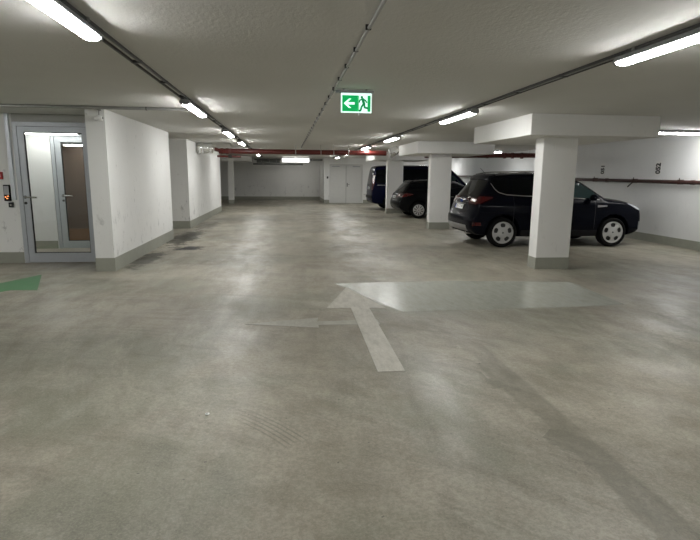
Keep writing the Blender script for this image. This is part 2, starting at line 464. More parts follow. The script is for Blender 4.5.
Lrow = [(3.25, 'nearest lamp of the left row, running out of the top corner'), (8.2, 'second lamp of the left row, short of the end of the near white wall'),
        (12.8, 'third lamp of the left row, before the gap between the white walls'), (16.5, 'fourth lamp of the left row, just before the red pipe'),
        (21.9, 'fifth lamp of the left row, just behind the red pipe'), (25.9, 'small sixth lamp of the left row, last one before the back wall')]
first = None
for y, lb in Lrow:
    if first is None: first = lamp('ceiling_lamp', lb, 'lamp', (LX, y, LZ), group=GL, drop=CZ-LZ)
    else: dup(first, (LX, y, LZ), lb)
behind = dup(first, (LX, -1.6, LZ), 'unseen fill lamp added behind the camera in line with the left row')  # unseen, added to raise the ambient light near the camera
Rrow = [(3.43, 'nearest lamp of the right row, running out of the frame'), (8.44, 'second lamp of the right row, beside the nearest capital'),
        (13.75, 'third lamp of the right row, before the foil elbow'), (18.2, 'fourth lamp of the right row, above the red pipe'),
        (23.4, 'fifth lamp of the right row, peeping out below the red pipe'), (28.1, 'sixth small lamp of the right row, farthest from the camera')]
for y, lb in Rrow:
    o = dup(first, (RX, y, LZ), lb); o['group'] = GR
o = dup(first, (RX, -1.6, LZ), 'unseen fill lamp added behind the camera in line with the right row'); o['group'] = GR  # right-hand counterpart, also an unseen lamp added for ambient light
W3 = 'crosswise lamps by the right wall'
for (x, y, lb) in ((8.42, 10.5, 'crosswise lamp by the right wall, seen past the end of the nearest capital'), (7.5, 20., 'crosswise lamp high behind the SUV roof, in front of the far red pipe'),):
    o = dup(first, (x, y, CZ-.012), lb, PI/2); o['group'] = W3
    for c in list(o.children):
        if c.name.startswith('bracket'): bpy.data.objects.remove(c)
o = dup(first, (8.2, 1.0, CZ-.012), 'unseen crosswise fill lamp added by the right wall beside the camera', PI/2); o['group'] = W3  # unseen lamp added for more light on the right side
for c in list(o.children):
    if c.name.startswith('bracket'): bpy.data.objects.remove(c)
for q in ((-5.6, 6.6, 'unseen crosswise lamp added left of the frame to brighten the door wall'), (7.9, 28.2, 'unseen crosswise lamp added beyond the navy van to light the far end')):  # both unseen, added to brighten the door wall and the far end
    o = dup(first, (q[0], q[1], CZ-.012), q[2], PI/2); o['group'] = 'added crosswise lamps out of sight'
    for c in list(o.children):
        if c.name.startswith('bracket'): bpy.data.objects.remove(c)
lamp('lobby_ceiling_lamp', 'unseen lobby fill lamp added just inside the door head', 'lamp', (-4.2, 10.45, CZ-.002), 1.2, PI/2, 'lens_dim')  # hidden lamp added to even out the lobby light
lamp('lobby_ceiling_lamp', 'lit strip lamp at the top of the lobby seen through the door glass', 'lamp', (-4.75, 11.55, 2.435), 1.2, PI/2, 'lens_dim', drop=.165)
lamp('corridor_ceiling_lamp', 'lit strip lamp in the brown corridor behind the inner door', 'lamp', (-4.3, 12.75, 2.275), 1.3, PI/2, 'lens_dim', drop=.325)

lamp('ceiling_lamp', 'hidden fill lamp added by the back wall behind the wide white suspended lamp', 'lamp', (.66, 33.2, CZ-.012), 1.5, PI/2, 'lens_dim')  # added out of sight to light the back wall
# big white fitting near the back wall
r = thing('suspended_lamp', 'wide white suspended lamp in front of the back wall', 'lamp', (.54, 30., 2.30))
MB().prism([(-.09, .0), (-.22, .06), (-.22, .22), (.22, .22), (.22, .06), (.09, 0)], 'x', -.74, .74).build('diffuser', emit('lit_far_diffuser', (1, .99, .95), 1.9), r, bevel=.01)
MB().box(-.012, .012, -.225, .225, -.005, .226).build('centre_strap', M['housing'], r)
for e in (-1, 1):
    MB().box(e*.77-.03, e*.77+.03, -.2, .2, .03, .2).build('end_cap', M['housing'], r, bevel=.01)
MB().tube([(0, 0, .22), (0, 0, .27)], .02, 8).tube([(0, 0, .27), (.07, 0, .3)], .012, 8).tube([(0, 0, .27), (-.07, 0, .3)], .012, 8).build('hanger', M['white_paint'], r)

# ------------------------------------------------------------------ trunking and conduits
def trunking(x, y0, y1, label, solid):
    r = thing('cable_tray', label, 'cable tray', (x, (y0+y1)/2, CZ))
    h = (y1-y0)/2
    for e in (-1, 1): MB().box(e*.036-.007, e*.036+.007, -h, h, -.024, -.001).build('tray_rail', M['rail'], r)
    if solid: MB().box(-.030, .030, -h, h, -.016, -.011).build('tray_base', M['galv'], r)
    else: MB().tube([(.010, -h, -.008), (.010, h, -.008)], .005, 8).build('cable', M['galv'], r)
    y = -h + .5; k = 0
    while y < h and k < 40:
        MB().box(-.046, .046, y-.014, y+.014, -.0255, -.0005).build('strap', M['rail'], r); y += 1.05; k += 1
trunking(LX, -6.9, 30.5, 'long cable tray above the left row of lamps', False)
trunking(RX, -6.9, 30.9, 'long cable tray above the right row of lamps', True)
def conduit(name, p0, p1, label, rad=.013, step=.645, first=.3, vert=False):
    mid = [(a+b)/2 for a, b in zip(p0, p1)]
    r = thing(name, label, 'conduit', mid)
    q0 = Vector(p0)-Vector(mid); q1 = Vector(p1)-Vector(mid)
    MB().tube([q0, q1], rad, 10).build('tube', M['galv'], r, smooth=True)
    d = (q1-q0); L = d.length; d.normalize()
    s = first; k = 0
    while s < L and k < 60:
        p = q0 + d*s
        w = Vector((0, 0, 1)).cross(d)
        a = p - w*(rad-.004); b = p + w*(rad+.005)
        MB().box(min(a.x, b.x)-.006, max(a.x, b.x)+.006, min(a.y, b.y)-.006, max(a.y, b.y)+.006, p.z-rad-.001, p.z+CZ-mid[2]-p.z-.0005).build('clip', M['black'], r)
        s += step; k += 1
conduit('conduit', (.567, -6.9, CZ-.022), (.567, 19.5, CZ-.022), 'thin conduit with dark clips along the middle of the ceiling', first=.3)
conduit('conduit', (-7.9, 8.62, CZ-.0242), (-1.40, 8.62, CZ-.0242), 'grey conduit crossing the ceiling above the glass door', .024, 2.6, .6)

# ------------------------------------------------------------------ exit sign
r = thing('exit_sign', 'green emergency exit sign hanging from the ceiling', 'exit sign', (.835, 6.4, 2.332))
MB().box(-.245, .205, -.03, .03, .222, .252).build('mount', M['housing'], r, bevel=.006)
MB().tube([(-.15, 0, .25), (-.15, 0, .268)], .012, 8).tube([(.12, 0, .25), (.12, 0, .268)], .012, 8).build('ceiling_fixing', M['galv'], r)
MB().box(-.182, .182, -.012, .012, 0, .222).build('panel', M['sign_white'], r, bevel=.003)
MB().box(-.168, .022, -.016, -.011, .014, .196).build('arrow_field', M['sign_green'], r)
MB().box(.132, .168, -.016, -.011, .014, .196).build('border_strip', M['sign_green'], r)
MB().prism([(-.150, .105), (-.088, .158), (-.062, .158), (-.105, .118), (-.022, .118), (-.022, .092), (-.105, .092), (-.062, .052), (-.088, .052)], 'y', -.019, -.015).build('arrow', M['sign_white'], r)
# running figure, its leg striding left through the doorway
mb = MB()
mb.prism([((.064)+.015*math.cos(a*PI/8), .177+.015*math.sin(a*PI/8)) for a in range(16)], 'y', -.018, -.011)
def limb(mb, pts, w):
    for (a, b) in zip(pts[:-1], pts[1:]):
        d = Vector((b[0]-a[0], b[1]-a[1])); d.normalize(); n = Vector((-d.y, d.x))*w
        mb.prism([(a[0]-n.x-d.x*w*.6, a[1]-n.y-d.y*w*.6), (b[0]-n.x+d.x*w*.6, b[1]-n.y+d.y*w*.6), (b[0]+n.x+d.x*w*.6, b[1]+n.y+d.y*w*.6), (a[0]+n.x-d.x*w*.6, a[1]+n.y-d.y*w*.6)], 'y', -.018, -.011)
limb(mb, [(.074, .156), (.090, .100)], .016)
limb(mb, [(.070, .156), (.044, .146), (.032, .118)], .008)
limb(mb, [(.074, .156), (.106, .144), (.122, .118)], .008)
limb(mb, [(.084, .098), (.062, .070), (.050, .026), (.034, .024)], .011)
limb(mb, [(.092, .098), (.100, .060), (.134, .054)], .011)
mb.build('running_figure', M['sign_dark'], r)
MB().box(.024, .031, -.018, -.011, .014, .196).build('door_post', M['sign_green'], r)
MB().tube([(.03, 0, 0), (.03, 0, -.028)], .008, 8).build('test_button', M['white_paint'], r)

# ------------------------------------------------------------------ glass doors
def glazed_door(name, x0, x1, y, ztop, label, hx, hz, bottom, stile, loc_t=.06, z0=.004, fr=.07):
    d = thing(name, label, 'door', ((x0+x1)/2, y, z0)); d['kind'] = 'structure'
    c = (x0+x1)/2; a0, a1 = x0-c, x1-c; H = ztop-z0
    f = MB().box(a0, a0+fr, -.04, .06, 0, H).box(a1-fr, a1, -.04, .06, 0, H).box(a0+fr, a1-fr, -.04, .06, H-fr, H)
    f.build('frame', M['door_alu'], d, bevel=.003)
    g = .006
    b0, b1 = a0+fr+g, a1-fr-g; t = H-fr-g
    lf = MB().box(b0, b0+stile, -.03, .03, .008, t).box(b1-stile, b1, -.03, .03, .008, t).box(b0+stile, b1-stile, -.03, .03, .008, bottom).box(b0+stile, b1-stile, -.03, .03, t-stile, t)
    leaf = lf.build('leaf', M['door_alu'], d, bevel=.003)
    MB().box(b0+fr*0-g, b0, -.02, .0, .008, t).box(b1, b1+g, -.02, 0, .008, t).box(b0, b1, -.02, 0, t, t+g).build('seal', M['gasket'], d)
    MB().box(b0+stile+.006, b1-stile-.006, -.006, .006, bottom+.006, t-stile-.006).build('glass_pane', M['glass'], leaf)
    gk = MB()
    for e0, e1, q0, q1 in ((b0+stile, b0+stile+.012, bottom, t-stile), (b1-stile-.012, b1-stile, bottom, t-stile), (b0+stile, b1-stile, bottom, bottom+.012), (b0+stile, b1-stile, t-stile-.012, t-stile)):
        gk.box(e0, e1, -.014, .014, q0, q1)
    gk.build('gasket', M['gasket'], leaf)
    hxl = hx-c; hzl = hz-z0
    hd = MB().tube([(hxl, -.03, hzl), (hxl, -.075, hzl), (hxl+.02, -.085, hzl), (hxl+.21, -.085, hzl-.004)], .014, 10).build('handle', M['steel'], leaf, smooth=True)
    MB().lathe([(0, -.046), (.026, -.044), (.026, -.03)], 20, 'y', (hxl, 0, hzl)).lathe([(0, -.042), (.024, -.040), (.024, -.03)], 20, 'y', (hxl, 0, hzl-.105)).build('rosette', M['black'], leaf, smooth=True)
    return d
glazed_door('door_1', -4.668, -3.36, 9.97, 2.462, 'grey framed glass door to the lobby in the left wall', -4.56, 1.178, .175, .098)
glazed_door('door_2', -4.855, -3.60, 11.90, 2.425, 'inner grey framed glass door at the back of the lobby', -4.69, 1.13, .16, .115)
S('wall_lobby_right', (-3.60, -3.13, 11.85, 12.0, 0, 2.43), 'wall_clean')

# double door at the far wall
d = thing('door_3', 'pale grey double steel door at the far end', 'door', (3.485, 31., 0)); d['kind'] = 'structure'
MB().box(-.97, -.90, -.04, 0, 0, 2.24).box(.90, .97, -.04, 0, 0, 2.24).box(-.9, .9, -.04, 0, 2.17, 2.24).build('frame', M['door_paint'], d, bevel=.004)
for e in (-1, 1):
    lf = MB().box(min(e*.008, e*.895), max(e*.008, e*.895), -.03, 0, .012, 2.165).build('leaf', M['door_paint'], d, bevel=.004)
    if e == 1:
        MB().box(.05, .09, -.036, -.029, .95, 1.17).build('handle_plate', M['black'], lf)
        MB().tube([(.07, -.03, 1.09), (.07, -.07, 1.09), (.20, -.07, 1.09)], .011, 8).build('handle', M['black'], lf)
    MB().box(e*.60-.22, e*.60+.22, -.06, -.03, 2.09, 2.14).build('door_closer', M['housing'], lf)
MB().box(-.006, .006, -.022, -.002, .012, 2.165).build('middle_seam', M['gasket'], d)
o = MB().box(-.045, .045, -.03, 0, -.06, .06).build('wall_switch', M['black'], loc=(2.40, 30.99, 1.478))
tag(o, 'small black wall switch beside the far double door', 'switch')

# ------------------------------------------------------------------ small things by the lobby door
o = MB().box(-.032, .032, -.04, 0, 0, CZ-1.13).build('cable_channel', M['alu'], loc=(-4.74, 9.95, 1.13), bevel=.004)
tag(o, 'bright metal cable channel running up the wall beside the glass door', 'cable channel')
r = thing('key_reader', 'dark grey access reader box at the foot of the metal channel', 'access reader', (-4.845, 9.95, 1.11))
MB().box(-.05, .05, -.05, 0, 0, .28).build('housing', M['clad'], r, bevel=.008)
MB().box(-.04, .04, -.053, -.049, .11, .26).build('keypad', M['housing'], r)
for q in ((-.022, .07), (.02, .085), (.004, .045)): MB().box(q[0]-.012, q[0]+.012, -.054, -.049, q[1]-.009, q[1]+.009).build('indicator', M['led'], r)
r = thing('key_switch', 'small black key switch under the access reader', 'switch', (-4.80, 9.95, 1.0))
MB().box(-.036, .036, -.045, 0, 0, .085).build('box', M['black'], r, bevel=.006)
MB().lathe([(0, -.052), (.014, -.05), (.014, -.044)], 16, 'y', (0, 0, .042)).build('key_cylinder', M['steel'], r)
r = thing('call_point', 'red fire alarm call point on the wall left of the glass door', 'alarm', (-4.955, 9.95, 1.485))
MB().box(-.062, .062, -.045, 0, 0, .125).build('box', M['red'], r, bevel=.008)
MB().box(-.035, .035, -.048, -.044, .035, .09).build('pane', M['plate'], r)
r = thing('camera_sensor', 'small white sensor on a bracket at the top of the near wall corner', 'sensor', (-2.90, 8.99, 2.47))
MB().tube([(0, -.05, .0), (0, -.05, .105)], .010, 8).box(-.02, .02, -.065, 0, .10, .118).build('bracket', M['galv'], r)
MB().lathe([(0, -.07), (.028, -.065), (.044, -.03), (.046, .035), (.04, .05), (0, .055)], 16, 'x', (.0, -.052, -.015)).build('body', M['white_paint'], r, smooth=True)
MB().lathe([(0, .061), (.018, .059), (.02, .05)], 14, 'x', (0, -.052, -.015)).build('lens', M['black'], r)

mb = MB(); pts = [(.022*math.cos(a*PI/4)*random.uniform(.6, 1.1), .022*math.sin(a*PI/4)*random.uniform(.6, 1.1)) for a in range(8)]
mb.add([(x, y, random.uniform(.002, .010)) for x, y in pts] + [(0, 0, .014), (0, 0, 0)], [(i, (i+1) % 8, 8) for i in range(8)] + [((i+1) % 8, i, 9) for i in range(8)])
tag(mb.build('paper_scrap', M['white_paint'], loc=(-.55, 3.407, .0015)), 'tiny white scrap of paper lying on the bare floor', 'litter')
# ------------------------------------------------------------------ pipes
r = thing('red_pipe', 'thick dark red pipe crossing the hall below the ceiling', 'pipe', (.55, 18., 2.355))
MB().tube([(-2.72, 0, 0), (2.84, 0, 0)], .083, 24).build('pipe', M['red_pipe'], r, smooth=True)
for x in (-2.35, -1.72, -.22, 1.05, 1.55, .62):
    MB().box(x-.012, x+.012, -.092, .092, -.092, .092).build('clamp', M['galv'] if x > -1 else M['red_pipe'], r, bevel=.02)
    MB().tube([(x, 0, .08), (x, 0, CZ-2.355)], .007, 8).build('hanger_rod', M['galv'], r)
MB().tube([(-2.86, 0, .06), (-2.70, 0, .02)], .055, 16).build('stub', M['red_pipe'], r, smooth=True)
for x in (-2.62, -2.45): MB().lathe([(.083, -.05), (.094, -.045), (.094, .045), (.083, .05)], 24, 'x', (x, 0, 0)).build('coupling', M['red_pipe'], r, smooth=True)
r = thing('valve_pipe', 'short dark red pipe with a valve under the left end of the thick red pipe', 'pipe', (-1.83, 18.0, 2.19))
MB().tube([(-.40, 0, 0), (.36, 0, -.01)], .033, 14).build('pipe', M['red_pipe'], r, smooth=True)
MB().lathe([(0, -.07), (.05, -.06), (.055, 0), (.05, .06), (0, .07)], 16, 'x', (.02, 0, 0)).build('valve_body', M['black'], r, smooth=True)
MB().tube([(.02, -.04, .02), (.02, -.085, .02)], .02, 10).build('valve_stem', M['black'], r)
MB().box(.17, .30, -.04, .04, -.04, .03).build('flange', M['red_pipe'], r, bevel=.01)

def foil_pipe(pts, rad, name, label):
    c = pts[0]
    r = thing(name, label, 'pipe insulation', c)
    P = [Vector(p)-Vector(c) for p in pts]
    # resample with crumple
    Q = []; R = []
    for a, b in zip(P[:-1], P[1:]):
        n = max(2, int((b-a).length/.035))
        for i in range(n):
            Q.append(a.lerp(b, i/n)); R.append(rad*random.uniform(.88, 1.06))
    Q.append(P[-1]); R.append(rad*.7)
    R[0] = rad*.9
    fm = MB().tube(Q, rad, 26, rs=R)
    fm.v = [tuple(c*(1+random.uniform(-.05, .03)) if k != 0 else c for k, c in enumerate(v)) for v in fm.v]
    fm.build('foil_wrap', M['foil'], r, smooth=True, angle=.5)
    for k in (1, len(Q)-2):
        d = (Q[k+1]-Q[k-1]).normalized()
        MB().tube([Q[k]-d*.012, Q[k]+d*.012], rad*1.04, 22).build('band', M['steel'], r, smooth=True)
foil_pipe([(-2.855, 17.8, 2.43), (-2.62, 17.85, 2.43), (-2.33, 17.9, 2.45)], .168, 'foil_pipe', 'silver foil wrapped pipe end on the left wall')
foil_pipe([(3.50, 18.0, 2.36), (3.58, 18., 2.38), (3.66, 18., 2.43), (3.73, 18., 2.49), (3.80, 18.0, 2.56)], .155, 'foil_elbow', 'crumpled silver foil elbow at the right end of the red pipe')

r = thing('red_branch_pipe', 'dark red pipe run high behind the roof of the SUV', 'pipe', (7.3, 18.6, 2.36))
MB().tube([(-2.4, 0, -.04), (1.89, 0, .02)], .085, 20).build('pipe', M['red_pipe'], r, smooth=True)
for x in (-.1, .55, .85, 1.2): MB().lathe([(.085, -.04), (.108, -.035), (.108, .035), (.085, .04)], 20, 'x', (x, 0, 0)).build('coupling', M['red_pipe'], r, smooth=True)
for x in (-1.4, .3, 1.5): MB().tube([(x, 0, .06), (x, 0, CZ-2.36)], .007, 8).build('hanger_rod', M['galv'], r)

r = thing('wall_pipe', 'maroon pipe running along the right wall', 'pipe', (9.11, 12.5, 1.53))
MB().tube([(0, -19.3, -.20), (0, -2., -.022), (0, 3.6, .015), (0, 18.4, .12)], .046, 18).build('pipe', M['wine_pipe'], r, smooth=True)
def wp(y): return -.022+(y+2)*.0066
for y in (-6.2, -1.10, .55, 2.36, 5.1, 8.6, 12.5):
    MB().box(-.054, .09, y-.018, y+.018, wp(y)-.052, wp(y)+.056).build('bracket', M['wine_pipe'], r, bevel=.006)
    MB().tube([(-.02, y, wp(y)+.05), (-.02, y, wp(y)+.095)], .01, 8).build('bolt', M['black'], r)
for y in (-1.50, 1.75): MB().lathe([(.046, -.05), (.056, -.045), (.056, .045), (.046, .05)], 18, 'y', (0, y, wp(y))).build('coupling', M['wine_pipe'], r, smooth=True)
MB().tube([(-.03, .55, -.03), (-.05, .72, -.16)], .016, 8).build('drain_cock', M['black'], r)

# far grey pipes below the ceiling
for i, (z, rad, y, lb) in enumerate(((2.50, .055, 32.2, 'upper grey pipe crossing the far end under the ceiling'), (2.37, .075, 32.0, 'middle grey pipe crossing the far end'), (2.22, .055, 31.8, 'lowest grey pipe crossing the far end'))):
    x0, x1 = ((-1.85, 2.19), (-1.7, -.35), (-1.9, 1.0))[i]
    r = thing('grey_pipe', lb, 'pipe', ((x0+x1)/2, y, z), 'grey pipes at the far end')
    h = (x1-x0)/2
    MB().tube([(-h, 0, 0), (h, 0, 0)], rad, 14).build('pipe', M['grey_pipe'], r, smooth=True)
    for k in (-.6, .1, .7):
        MB().box(k*h-.02, k*h+.02, -rad-.01, rad+.01, -rad-.01, rad+.01).build('clamp', M['galv'], r)
        MB().tube([(k*h, 0, rad), (k*h, 0, CZ-z)], .008, 6).build('hanger_rod', M['galv'], r)

# ------------------------------------------------------------------ lettering
def text_mesh(name, txt, size, m, parent, loc, rot, ext=.001, off=0.):
    cu = bpy.data.curves.new(name, 'FONT'); cu.body = txt; cu.size = size; cu.align_x = 'CENTER'; cu.align_y = 'CENTER'; cu.extrude = ext; cu.offset = off
    o = bpy.data.objects.new(name, cu)
    COL.objects.link(o); bpy.context.view_layer.update()
    me = bpy.data.meshes.new_from_object(o.evaluated_get(bpy.context.evaluated_depsgraph_get()))
    bpy.data.objects.remove(o); bpy.data.curves.remove(cu)
    me.materials.clear(); me.materials.append(m)
    t = bpy.data.objects.new(name, me); COL.objects.link(t); t.parent = parent; t.location = loc; t.rotation_euler = rot
    return t
for y, num, lb in ((14.62, '051', 'small space number plate above the SUV bonnet on the right wall'), (12.28, '052', 'small space number plate on the right wall, nearer the corner of the frame')):
    r = thing('space_number', lb, 'number plate', (9.195, y, 1.84), 'space numbers on the right wall')
    MB().box(-.006, .0, -.10, .10, -.17, .17).build('plate', M['plate'], r, bevel=.002)
    text_mesh('digits', num, .22, M['black'], r, (-.0075, 0, 0), (0, -PI/2, 0), off=.010).scale = (.80, 1, 1)

# ------------------------------------------------------------------ cars
def catmull(pts, n=10):
    P = np.array(pts, float); out = []
    for i in range(len(P)-1):
        p0 = P[max(i-1, 0)]; p1 = P[i]; p2 = P[i+1]; p3 = P[min(i+2, len(P)-1)]
        l = np.linalg.norm(p2-p1)
        m1 = (p2-p0); m1 = m1/max(np.linalg.norm(m1), 1e-9)*l*.9
        m2 = (p3-p1); m2 = m2/max(np.linalg.norm(m2), 1e-9)*l*.9
        for k in range(n):
            t = k/n; h = (2*t**3-3*t**2+1, t**3-2*t**2+t, -2*t**3+3*t**2, t**3-t**2)
            out.append(h[0]*p1+h[1]*m1+h[2]*p2+h[3]*m2)
    out.append(P[-1]); return np.array(out)

class Shape:
    """body = side silhouette given a width that falls off near the silhouette; x back to front, z up"""
    def __init__(s, upper, lower, wprof, p=2.5, plan=.05):
        # upper: list of (x, z, r) rearmost -> frontmost over the roof; lower: the same along the bottom
        u = catmull(upper, 12); l = catmull(lower, 10)
        for a in (u, l): a[:, 0] = np.maximum.accumulate(a[:, 0]+np.arange(len(a))*1e-6)
        s.u, s.l = u, l; s.p = p
        s.poly = np.vstack([u, l[::-1][1:-1]])
        s.wz = np.array([q[0] for q in wprof]); s.ww = np.array([q[1] for q in wprof])
        s.x0, s.x1 = u[0, 0], u[-1, 0]; s.plan = plan
        d = np.linalg.norm(np.diff(u[:, :2], axis=0), axis=1); s.ul = np.concatenate([[0], np.cumsum(d)])
    def W(s, x, z):
        w = np.interp(z, s.wz, s.ww)
        q = np.abs((x-(s.x0+s.x1)/2)/((s.x1-s.x0)/2))
        return w*(1-s.plan*q**3)
    def dist(s, x, z):
        A = s.poly; B = np.roll(A, -1, axis=0)
        sh = np.shape(x); P = np.stack([np.ravel(x), np.ravel(z)], 1)
        best = np.full(len(P), 1e9); r = np.zeros(len(P))
        for a, b in zip(A, B):
            ab = b[:2]-a[:2]; L2 = max(ab@ab, 1e-12)
            t = np.clip(((P-a[:2])@ab)/L2, 0, 1)
            dd = np.linalg.norm(P-(a[:2]+t[:, None]*ab), axis=1)
            k = dd < best
            best = np.where(k, dd, best); r = np.where(k, a[2]+t*(b[2]-a[2]), r)
        return best.reshape(sh), r.reshape(sh)
    def y(s, x, z):
        d, r = s.dist(np.asarray(x, float), np.asarray(z, float))
        g = (1-(1-np.clip(d/r, 0, 1))**s.p)**(1/s.p)
        return s.W(np.asarray(x, float), np.asarray(z, float))*g
    def top(s, x): return np.interp(x, s.u[:, 0], s.u[:, 1])
    def bot(s, x): return np.interp(x, s.l[:, 0], s.l[:, 1])
    def body(s, nx=150, nz=46):
        tx = (1-np.cos(np.linspace(0, PI, nx)))/2*.65+np.linspace(0, 1, nx)*.35
        tx = np.where(np.linspace(0, 1, nx) < .12, (1-np.cos(np.linspace(0, PI, nx)))/2, tx) if False else (1-np.cos(np.linspace(0, PI, nx)))/2
        xs = s.x0+(s.x1-s.x0)*tx
        tz = (1-np.cos(np.linspace(0, PI, nz)))/2
        zt, zb = s.top(xs), s.bot(xs)
        X = np.repeat(xs[:, None], nz, 1); Z = zb[:, None]+(zt-zb)[:, None]*tz[None]
        Y = s.y(X, Z); Y[:, 0] = 0; Y[:, -1] = 0; Y[0] = 0; Y[-1] = 0
        mb = MB()
        for sg in (1, -1):
            vs = np.stack([X, sg*Y, Z], -1).reshape(-1, 3)
            fs = []
            for i in range(nx-1):
                for k in range(nz-1):
                    f = (i*nz+k, (i+1)*nz+k, (i+1)*nz+k+1, i*nz+k+1)
                    fs.append(f if sg < 0 else f[::-1])
            mb.add(vs.tolist(), fs)
        return mb
    def patch_side(s, x0, x1, zlo, zhi, sg, off=.004, n=24, m=8, depth=.02):
        """raised panel on the flank between two curves over x0..x1, with a rim down into the body"""
        xs = np.linspace(x0, x1, n+1); lo = np.array([zlo(x) for x in xs]); hi = np.array([zhi(x) for x in xs])
        t = np.linspace(0, 1, m+1)
        X = np.repeat(xs[:, None], m+1, 1); Z = lo[:, None]+np.maximum(hi-lo, 1e-4)[:, None]*t[None]
        Y = s.y(X, Z)
        return s._slab(np.stack([X, sg*(Y+off), Z], -1), np.stack([X, sg*(Y-depth), Z], -1))
    def _slab(s, A, B):
        n, m = A.shape[:2]; mb = MB()
        vs = A.reshape(-1, 3).tolist()+B.reshape(-1, 3).tolist(); o = n*m; fs = []
        for i in range(n-1):
            for k in range(m-1):
                a = (i*m+k, (i+1)*m+k, (i+1)*m+k+1, i*m+k+1)
                fs.append(a); fs.append(tuple(q+o for q in a[::-1]))
        for i in range(n-1):
            for k in (0, m-1): fs.append((i*m+k, (i+1)*m+k, (i+1)*m+k+o, i*m+k+o))
        for k in range(m-1):
            for i in (0, n-1): fs.append((i*m+k, i*m+k+1, i*m+k+1+o, i*m+k+o))
        return mb.add(vs, fs)
    def end_pt(s, t, yy, off):
        """point on the end/top surface at arc length t of the upper outline, lateral yy"""
        px = np.interp(t, s.ul, s.u[:, 0]); pz = np.interp(t, s.ul, s.u[:, 1]); r = np.interp(t, s.ul, s.u[:, 2])
        e = .015
        tx = np.interp(t+e, s.ul, s.u[:, 0])-np.interp(t-e, s.ul, s.u[:, 0]); tz = np.interp(t+e, s.ul, s.u[:, 1])-np.interp(t-e, s.ul, s.u[:, 1])
        L = math.hypot(tx, tz); nx, nz = -tz/L, tx/L     # outward
        d = 0.
        for _ in range(4):
            w = float(s.W(px-nx*d, pz-nz*d)); q = min(abs(yy)/w, .9995)
            d = r*(1-(1-q**s.p)**(1/s.p))
        return (px-nx*(d-off), yy, pz-nz*(d-off))
    def arc_x(s, x): return float(np.interp(x, s.u[:, 0], s.ul))
    def arc_z_rear(s, z):
        k = int(np.argmax(s.u[:, 1])); return float(np.interp(z, s.u[:k, 1], s.ul[:k]))
    def arc_z_front(s, z):
        k = int(np.argmax(s.u[:, 1])); return float(np.interp(-z, -s.u[k:, 1], s.ul[k:]))
    def patch_end(s, t0, t1, y0, y1, off=.004, n=12, m=20, depth=.02):
        A = []; B = []
        for i in range(n+1):
            t = t0+(t1-t0)*i/n
            a, b = (y0(i/n), y1(i/n)) if callable(y0) else (y0, y1)
            A.append([s.end_pt(t, a+(b-a)*k/m, off) for k in range(m+1)])
            B.append([s.end_pt(t, a+(b-a)*k/m, -depth) for k in range(m+1)])
        return s._slab(np.array(A), np.array(B))

def cut_arches(body, cuts):
    for (x, z, r, y0, y1) in cuts:
        c = MB().lathe([(0, y0), (r, y0), (r, y1), (0, y1)], 48, 'y', (x, 0, z)).build('arch_cutter', M['black'])
        md = body.modifiers.new('arch', 'BOOLEAN'); md.operation = 'DIFFERENCE'; md.object = c; md.solver = 'EXACT'
        c.parent = body.parent
        bpy.context.view_layer.update()
        me = bpy.data.meshes.new_from_object(body.evaluated_get(bpy.context.evaluated_depsgraph_get()))
        body.modifiers.clear(); old = body.data; body.data = me; me.name = 'body'
        bpy.data.meshes.remove(old); bpy.data.objects.remove(c)

def wheel(parent, x, y, R, w, rim_r, sg, style, mrim):
    """tyre with rim and centre cap; sg points outboard"""
    e = w/2
    prof = [(rim_r-.01, -e*.8), (rim_r+.02, -e), (R-.03, -e), (R-.008, -e*.78), (R, -e*.5), (R, e*.5), (R-.008, e*.78), (R-.03, e), (rim_r+.02, e), (rim_r-.01, e*.8), (rim_r-.02, 0), (rim_r-.01, -e*.8)]
    t = MB().lathe(prof, 56, 'y', (x, y, R)).build('wheel', M['tyre'], parent, smooth=True)
    face = e*.86
    nr, nth = 30, 200
    vs = []; fs = []
    for i in range(nr+1):
        rr = rim_r*i/nr
        for k in range(nth):
            a = 2*PI*k/nth
            dome = .018*(1-(rr/rim_r)**2)-(.012 if rr < rim_r*.93 else 0)
            vs.append((x+rr*math.cos(a), y+sg*(face+dome), R+rr*math.sin(a)))
    for i in range(nr):
        for k in range(nth):
            q = (i+.5)/nr; a = 2*PI*(k+.5)/nth+(.31 if style == 5 else 0)
            if style == 5:
                ph = (a*5/(2*PI)) % 1 - .5; ha = ph*2*PI/5*q
                inside = abs((q-.68)/.185)**2.8+abs(ha/(.235+.25*(q-.68)))**2.8 < 1
            elif style == 10:
                ph = (a*10/(2*PI)) % 1 - .5; ha = abs(ph)*2*PI/10*q
                inside = .34 < q < .86 and ha < (.045+.11*(q-.34)) and q > .34
            else:
                ph = (a*7/(2*PI)) % 1 - .5; inside = .5 < q < .8 and abs(ph) < .28
            if not inside: fs.append((i*nth+k, i*nth+(k+1) % nth, (i+1)*nth+(k+1) % nth, (i+1)*nth+k))
    rm = MB().add(vs, fs).build('rim', mrim, t, smooth=True)
    sd = rm.modifiers.new('thick', 'SOLIDIFY'); sd.thickness = .014; sd.offset = 0
    MB().lathe([(0, -.02), (rim_r*.99, -.02), (rim_r*.99, 0), (0, 0)], 40, 'y', (x, y+sg*(face-.045), R)).build('brake_disc', M['black'], t)
    MB().lathe([(0, .012), (rim_r*.075, .008), (rim_r*.09, 0)], 20, 'y', (x, 0, R)).build('centre_cap', M['black'], t).location = (0, 0, 0)
    cc = [o for o in t.children if o.name.startswith('centre_cap')][-1]
    for v in cc.data.vertices: v.co.y = y+sg*(face+.006+v.co.y)
    return t

